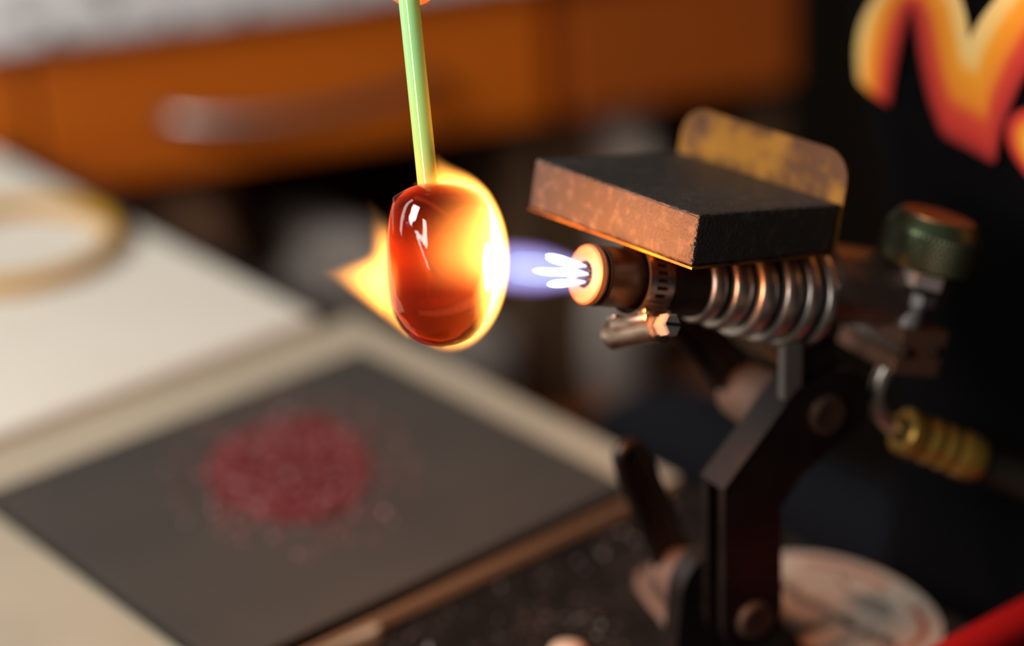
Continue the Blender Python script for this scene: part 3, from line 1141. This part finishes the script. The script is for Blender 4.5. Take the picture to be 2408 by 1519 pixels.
def n_smin(a, b_, k):
    n_ = nt.nodes.new('ShaderNodeMath')
    n_.operation = 'SMOOTH_MIN'
    nt.links.new(a, n_.inputs[0])
    nt.links.new(b_, n_.inputs[1])
    n_.inputs[2].default_value = k
    return n_.outputs[0]


dist = n_ball(*FB)
for cps, kk in FC:
    dist = n_smin(dist, n_caps(*cps), kk)
# depth below the flame surface over a softness that grows away from the burner side
soft = mrange(sp.outputs['X'], -.020, .012, 6.5, 3.2)
edge = mth('DIVIDE', mth('MULTIPLY', dist, -1.0), soft)
edge = mrange(edge, 0.0, 1.0, 0.0, 1.0)
fx = mrange(sp.outputs['X'], -.036, -.012, .4, 1.6)
hotx = mrange(sp.outputs['X'], .004, .018, 0.0, 2.2)
low = mrange(sp.outputs['Z'], -.009, .004, 0.06, 1.0)      # little flame in front of the lower half
front = mrange(sp.outputs['Y'], -.009, .002, 1.0, 0.0)
right = mrange(sp.outputs['X'], .0085, .0155, 0.0, 1.0)
left = mrange(sp.outputs['X'], -.017, -.012, 1.0, 0.0)
keep = mth('MAXIMUM', mth('MAXIMUM', low, left), mth('MAXIMUM', mth('SUBTRACT', 1.0, front), right))
lf = mrange(sp.outputs['X'], -.010, .006, 0.10, 1.0)       # and little in front of the left half
keep2 = mth('MAXIMUM', mth('MAXIMUM', lf, left), mth('SUBTRACT', 1.0, front))
top = mrange(sp.outputs['Z'], .016, .034, 1.0, .35)
dens = mth('MULTIPLY', mth('MULTIPLY', mth('MULTIPLY', mth('ADD', fx, hotx), keep), mth('MULTIPLY', top, edge)), keep2)
wingf = mth('MAXIMUM', mrange(sp.outputs['Z'], .000, .015, 1.0, .06), mrange(sp.outputs['X'], -.016, -.008, 0.0, 1.0))
back = mth('ADD', 1.0, mth('MULTIPLY', mrange(sp.outputs['Y'], .002, .010, 0.0, 1.9), mrange(sp.outputs['Z'], -.008, .006, 0.0, 1.0)))
st = mth('MULTIPLY', mth('MULTIPLY', dens, mth('MULTIPLY', wingf, back)), FLAME_STRENGTH)
nt.links.new(st, em.inputs[1])
nt.links.new(em.outputs[0], out.inputs['Volume'])
try:
    mf.cycles.volume_step_rate = .4
except Exception:
    pass
add_mesh_np('orange_envelope', V * .001, F, mf, flame)

# white hot spot where the jet meets the glass, then blue mantle and inner cones
qj = JN.to_track_quat('X', 'Z')
MJ = frame(JN, JD, Vector((0, 0, 1)).cross(JD).normalized(), JD.cross(Vector((0, 0, 1)).cross(JD).normalized()))
jet = lambda g: G().add([MJ @ Vector(v) for v in g.v], g.f)
blue = [(.0012, 0), (.0012, .0050), (.0030, .0060), (.0060, .0069), (.0100, .0077), (.0150, .0083), (.0200, .0086), (.0245, .0089), (.0275, .0084), (.0295, .0060), (.0302, 0)]
fr = [(x, r * 1.16) for x, r in blue]
mb = bpy.data.materials.new('blue_flame')
mb.use_nodes = True
nt = mb.node_tree
nt.nodes.remove(nt.nodes['Principled BSDF'])
em = nt.nodes.new('ShaderNodeEmission')
nt.links.new(em.outputs[0], nt.nodes['Material Output'].inputs['Volume'])
tc = nt.nodes.new('ShaderNodeTexCoord')
rel = vec('SUBTRACT', tc.outputs['Object'], tuple(JN))
rad = vec('LENGTH', vec('CROSS_PRODUCT', rel, tuple(JD)))      # distance from the jet axis
along = vec('DOT_PRODUCT', rel, tuple(JD))
wide = mrange(along, -.004, .020, .0062, .0102)
q = mth('DIVIDE', rad, wide)
rp = nt.nodes.new('ShaderNodeValToRGB')
nt.links.new(q, rp.inputs[0])
el = rp.color_ramp.elements
el[0].position, el[0].color = .45, (.42, .44, 1.0, 1)
el[1].position, el[1].color = .95, (.46, .28, .78, 1)
nt.links.new(rp.outputs[0], em.inputs[0])
nt.links.new(mth('MULTIPLY', mrange(q, .45, 1.0, 1.0, 0.0), 58.0), em.inputs[1])
mb.cycles.volume_step_rate = .4
jet(G().lathe(fr, 40, 'X')).obj('blue_mantle', mb, flame, True)
core = [(.0014, 0), (.0014, .0030), (.0060, .0042), (.0120, .0050), (.0180, .0054), (.0240, .0050), (.0280, .0030), (.0292, 0)]
jet(G().lathe(core, 36, 'X')).obj('pale_core', volume_emission('pale_blue_flame', (0.60, 0.75, 1.0), 26), flame, True)
mcone = volume_emission('white_blue_cone', (0.62, 0.80, 1.0), 1500)
lens = [.0130, .0155, .0122, .0148, .0112, .0142, .0120]
for k, (y, z) in enumerate(jets):
    sy, sz = (.16 * y / .0026, .16 * z / .0026) if (y or z) else (0, 0)
    L2 = lens[k]
    pts = [(.0005 + L2 * q, y + sy * L2 * q, z + sz * L2 * q) for q in (0, .15, .35, .6, .8, .93, 1)]
    jet(G().tube(pts, [.0004, .0007, .0010, .00125, .00115, .0008, .0003], 14)).obj('inner_cone', mcone, flame, True)

fl = bpy.data.lights.new('flame_light', 'POINT')
fl.energy = 0.60
fl.color = (1.0, 0.27, 0.042)
fl.shadow_soft_size = .009
flo = bpy.data.objects.new('flame_light', fl)
COL.objects.link(flo)
flo.parent = flame
flo.location = JN + JD * .0235 + Vector((0, -.007, 0))

# ------------------------------------------------------------------ person at the bench
P0 = Vector((0.1473, 0.7715, 0.0))
PT = Vector((0.4226, -0.9063, 0))
PN = Vector((0.9063, 0.4226, 0))
MP = frame(P0, PT, PN, (0, 0, 1))     # X across the chest, Y towards the back
person = thing('person', 'person in a black shirt with flame coloured lettering, seated behind the torch', 'person', MP)
TC, TB = 0.10, 0.115
toL = lambda wv: tuple(MP.inverted() @ Vector(wv))
ZK = [-.30, -.20, -.10, .0, .06, .10, .1325, .17, .25, .32, .37]
AK = [.165, .170, .155, .146, .148, .153, .168, .182, .190, .180, .150]


def torso_field(P, grow=0.0):
    a = np.interp(P[..., 2], ZK, AK) + grow
    bq = TB + grow
    q = (np.abs((P[..., 0] - TC) / a) ** 8 + np.abs((P[..., 1] - TB) / bq) ** 8) ** .125
    f = (q - 1) * bq
    top_ = P[..., 2] - (.385 - .9 * np.maximum(np.abs(P[..., 0] - TC) - .07, 0) * .5)
    f = np.maximum(f, np.maximum(top_ * .8, -.24 - P[..., 2]))
    return f


shR = toL((0.175, 0.885, 0.330))
elR = toL((-0.045, 1.035, 0.275))
wrR = toL((-0.004, 0.785, 0.345))
shL = (TC + .185, TB, .330)
elL = (TC + .25, TB + .02, .075)
wrL = (TC + .12, -.02, -.062)
# skin: head, neck, forearms
P = grid((-.06, -.02, .30), (.26, .25, .76), .006)
hd = ball(P, (TC, TB - .005, .575), (.076, .096, .112))
hd = smin(hd, ball(P, (TC, TB - .040, .505), (.050, .052, .055)), .03)
hd = smin(hd, capsule(P, (TC, TB + .02, .33), (TC, TB + .005, .50), .060, .055), .02)
hd = smin(hd, capsule(P, (TC, TB - .100, .590), (TC, TB - .114, .555), .009, .015), .012)
for sx in (-1, 1):
    hd = smin(hd, ball(P, (TC + sx * .077, TB + .01, .57), (.012, .020, .032)), .008)
    hd = np.maximum(hd, -ball(P, (TC + sx * .032, TB - .110, .585), (.018, .018, .010)))
hd = smin(hd, ball(P, (TC, TB - .092, .520), (.024, .010, .006)), .006)
V1, F1 = nets(hd, (-.06, -.02, .30), .006)
P = grid((TC - .02, -.12, -.10), (TC + .32, TB + .10, .14), .006)
la = capsule(P, elL, wrL, .042, .028)
la = smin(la, capsule(P, wrL, (wrL[0] - .05, wrL[1] - .045, wrL[2] - .015), .028, .030), .02)
for k in range(4):
    ba = np.array((wrL[0] - .045 + .004 * k, wrL[1] - .040 - .012 * (1.5 - k), wrL[2] - .014))
    tp_ = ba + np.array((-.055, -.018 - .010 * (1.5 - k), -.012))
    la = smin(la, capsule(P, ba, tp_, .009, .0075), .004)
V2, F2 = nets(la, (TC - .02, -.12, -.10), .006)
# right forearm and the hand pinching the rod, modelled in world space
W = lambda *p: np.array(p, float)
wr = W(-0.004, 0.785, 0.345)
lo_ = (-.100, .640, .215)
P = grid(lo_, (.060, .960, .395), .0019)
hand = capsule(P, (-.0245, .910, .310), wr, .034, .027)
palm = [W(-.040, .738, .338), W(-.020, .736, .343), W(.000, .738, .341), W(.016, .744, .333)]
for q in palm:
    hand = smin(hand, capsule(P, wr, q, .021, .0125), .012)
rt = W(-.0238, .6751, .2372)           # fingertip behind the rod
fing = [
    (palm[1], W(-.021, .705, .318), W(-.0225, .687, .272), W(-.0238, .6765, .2376), .0095, .0090),
    (palm[0], W(-.047, .705, .320), W(-.049, .684, .285), W(-.042, .6700, .2620), .0088, .0070),
    (palm[2], W(.004, .706, .315), W(.004, .700, .284), W(-.004, .705, .2650), .0086, .0068),
    (palm[3], W(.025, .716, .309), W(.026, .716, .286), W(.019, .726, .2720), .0076, .0062),
]
for a, b1, c1, d1, ra, rb in fing:
    fg = smin(capsule(P, a, b1, ra + .0012, ra), capsule(P, b1, c1, ra, (ra + rb) / 2), .003)
    fg = smin(fg, capsule(P, c1, d1, (ra + rb) / 2, rb), .002)
    hand = smin(hand, fg, .003)
th_ = smin(capsule(P, W(-.030, .765, .330), W(-.046, .700, .302), .015, .0115), capsule(P, W(-.046, .700, .302), W(-.035, .662, .281), .0105, .0095), .004)
th_ = smin(th_, capsule(P, W(-.035, .662, .281), W(-.0262, .6560, .2590), .0095, .0078), .003)
hand = smin(hand, th_, .004)
V3, F3 = nets(hand, lo_, .0019)
V3 = np.array([toL(v) for v in V3])
VV = np.concatenate([V1, V2, V3])
FF = np.concatenate([F1, F2 + len(V1), F3 + len(V1) + len(V2)])
body = add_mesh_np('body', VV, FF, M_skin, person)

# shirt: torso with sleeves, one surface
P = grid((-.40, -.19, -.26), (.46, .34, .42), .008)
sh = torso_field(P)
sh = smin(sh, ball(P, (TC, TB, .34), (.17, .075, .06)), .03)
for a, b1 in ((shR, elR), (shL, elL)):
    sh = smin(sh, capsule(P, a, b1, .058, .047), .035)
e_ = np.array(elR)
w_ = np.array(wrR)
sh = smin(sh, capsule(P, elR, tuple(e_ + (w_ - e_) * .70), .047, .037), .015)
# soft folds
sh = sh + .0022 * np.sin(P[..., 2] * 60 + P[..., 0] * 35) * np.clip((P[..., 1] - .03) / .05, 0, 1)
Vs, Fs = nets(sh, (-.40, -.19, -.26), .008)
shirt = add_mesh_np('shirt', Vs, Fs, M_shirt, person)
# trousers
P = grid((-.40, -.40, -.76), (.44, .34, -.05), .010)
tr = ball(P, (TC, TB + .005, -.19), (.175, .135, .10))
kR, kL = (-.235, .030, -.135), (.30, -.30, -.150)
for hp_, kk in (((TC - .09, TB, -.18), kR), ((TC + .09, TB, -.18), kL)):
    tr = smin(tr, capsule(P, hp_, kk, .085, .062), .04)
    tr = smin(tr, capsule(P, kk, (kk[0] + .01, kk[1] - .02, -.68), .060, .045), .03)
Vt, Ft = nets(tr, (-.40, -.40, -.76), .010)
add_mesh_np('trousers', Vt, Ft, M_jeans, person)
for kk in (kR, kL):
    g = G().lathe([(0, 0), (0, .040), (.03, .045), (.06, .042), (.075, .025), (.08, 0)], 24, 'Z', (kk[0] + .01, kk[1] - .04, -.76))
    g.v = [(x, (y - kk[1] + .04) * 2.1 + kk[1] - .07, z) for x, y, z in g.v]
    g.obj('shoe', M_rubber, person, True)
P = grid((-.02, -.02, .50), (.22, .26, .72), .007)
hr = ball(P, (TC, TB + .008, .590), (.084, .103, .112))
hr = np.maximum(hr, -ball(P, (TC, TB - .11, .54), (.085, .085, .100)))
Vh, Fh = nets(hr, (-.02, -.02, .50), .007)
add_mesh_np('hair', Vh, Fh, M_hair, person)
G().box((-.0570, .042, .085), (-.0500, .048, .118), .001).obj('red_tab', mat('red_fabric', (.20, .006, .012), .8), person)['label'] = 'small dark red fabric tab'

# flame lettering printed on the chest
M_print = ramp_attr_mat('flame_print', [(0.0, (0.86, 0.60, 0.22)), (.20, (0.88, 0.55, 0.16)), (.32, (0.90, 0.33, 0.008)), (.55, (0.85, 0.24, 0.008)), (.70, (0.66, 0.045, 0.012)), (.86, (0.55, 0.022, 0.012)), (1.0, (0.20, 0.0, 0.0))])


def chest_y(x, z):
    a = np.interp(z, ZK, AK)
    q = max(0.0, 1 - abs((x - TC) / a) ** 8) ** .125
    return TB - TB * q - .0016


def print_ribbon(name, rows, sub=6, na=14):
    rows = np.array(rows)
    # resample along the stroke
    k = np.linspace(0, len(rows) - 1, (len(rows) - 1) * sub + 1)
    R2 = np.stack([np.interp(k, range(len(rows)), rows[:, i]) for i in range(4)], 1)
    for _ in range(2):
        R2[1:-1] = (R2[:-2] + 2 * R2[1:-1] + R2[2:]) / 4
    V = []
    att = []
    for lx, lz, rx, rz in R2:
        for j in range(na + 1):
            f = j / na
            x, z = lx + (rx - lx) * f, lz + (rz - lz) * f
            V.append((x, chest_y(x, z), z))
            att.append(f)
    F = []
    for i in range(len(R2) - 1):
        for j in range(na):
            A_ = i * (na + 1) + j
            F.append([A_, A_ + 1, A_ + na + 2, A_ + na + 1])
    me = bpy.data.meshes.new(name)
    me.from_pydata(V, [], F)
    me.materials.append(M_print)
    at = me.attributes.new('across', 'FLOAT', 'POINT')
    at.data.foreach_set('value', att)
    me.shade_smooth()
    o = bpy.data.objects.new(name, me)
    COL.objects.link(o)
    o.parent = person
    return o


rowsN = [(-0.0549, 0.1468, -0.0271, 0.1463), (-0.053, 0.1589, -0.0224, 0.1628), (-0.0473, 0.1707, -0.0183, 0.1746), (-0.0391, 0.1814, -0.0155, 0.1814), (-0.0278, 0.1918, -0.0144, 0.1844), (-0.0118, 0.1995, -0.0137, 0.1846), (0.0039, 0.2012, -0.0129, 0.1837), (0.0142, 0.1966, -0.0109, 0.1774), (0.0178, 0.1903, -0.0075, 0.167), (0.0193, 0.1849, -0.0026, 0.1563), (0.0198, 0.1839, 0.0058, 0.1454), (0.02, 0.1836, 0.0221, 0.1454), (0.0202, 0.184, 0.0362, 0.1446), (0.0221, 0.1874, 0.0382, 0.1567), (0.0268, 0.1938, 0.0472, 0.1755), (0.0321, 0.1998, 0.0555, 0.1878), (0.0431, 0.211, 0.067, 0.2034), (0.0500, 0.2170, 0.0760, 0.2140)]
rowsO = [(.0743 + .0187 * math.cos(q), .1583 + .0068 * math.sin(q), .0743 + .0340 * math.cos(q), .1583 + .0155 * math.sin(q)) for q in np.linspace(0, 2 * math.pi, 25)]
print_ribbon('printed_letter', rowsN)['label'] = 'zigzag letter printed in yellow, orange and red'
print_ribbon('printed_letter', rowsO)['label'] = 'rounded red letter at the picture edge'

# stool under the person
stool = thing('stool', 'black padded stool under the seated person', 'stool', MP @ Matrix.Translation((TC, TB, -.76)))
G().lathe([(0.41, 0), (0.41, .15), (.42, .165), (.455, .165), (.465, .15), (.468, 0)], 40).obj('seat', M_rubber, stool, True, 40)
for k in range(4):
    a = math.radians(45 + 90 * k)
    G().tube([(.11 * math.cos(a), .11 * math.sin(a), .425), (.19 * math.cos(a), .19 * math.sin(a), 0)], .012, 10).obj('leg', M_black, stool, True, 60)
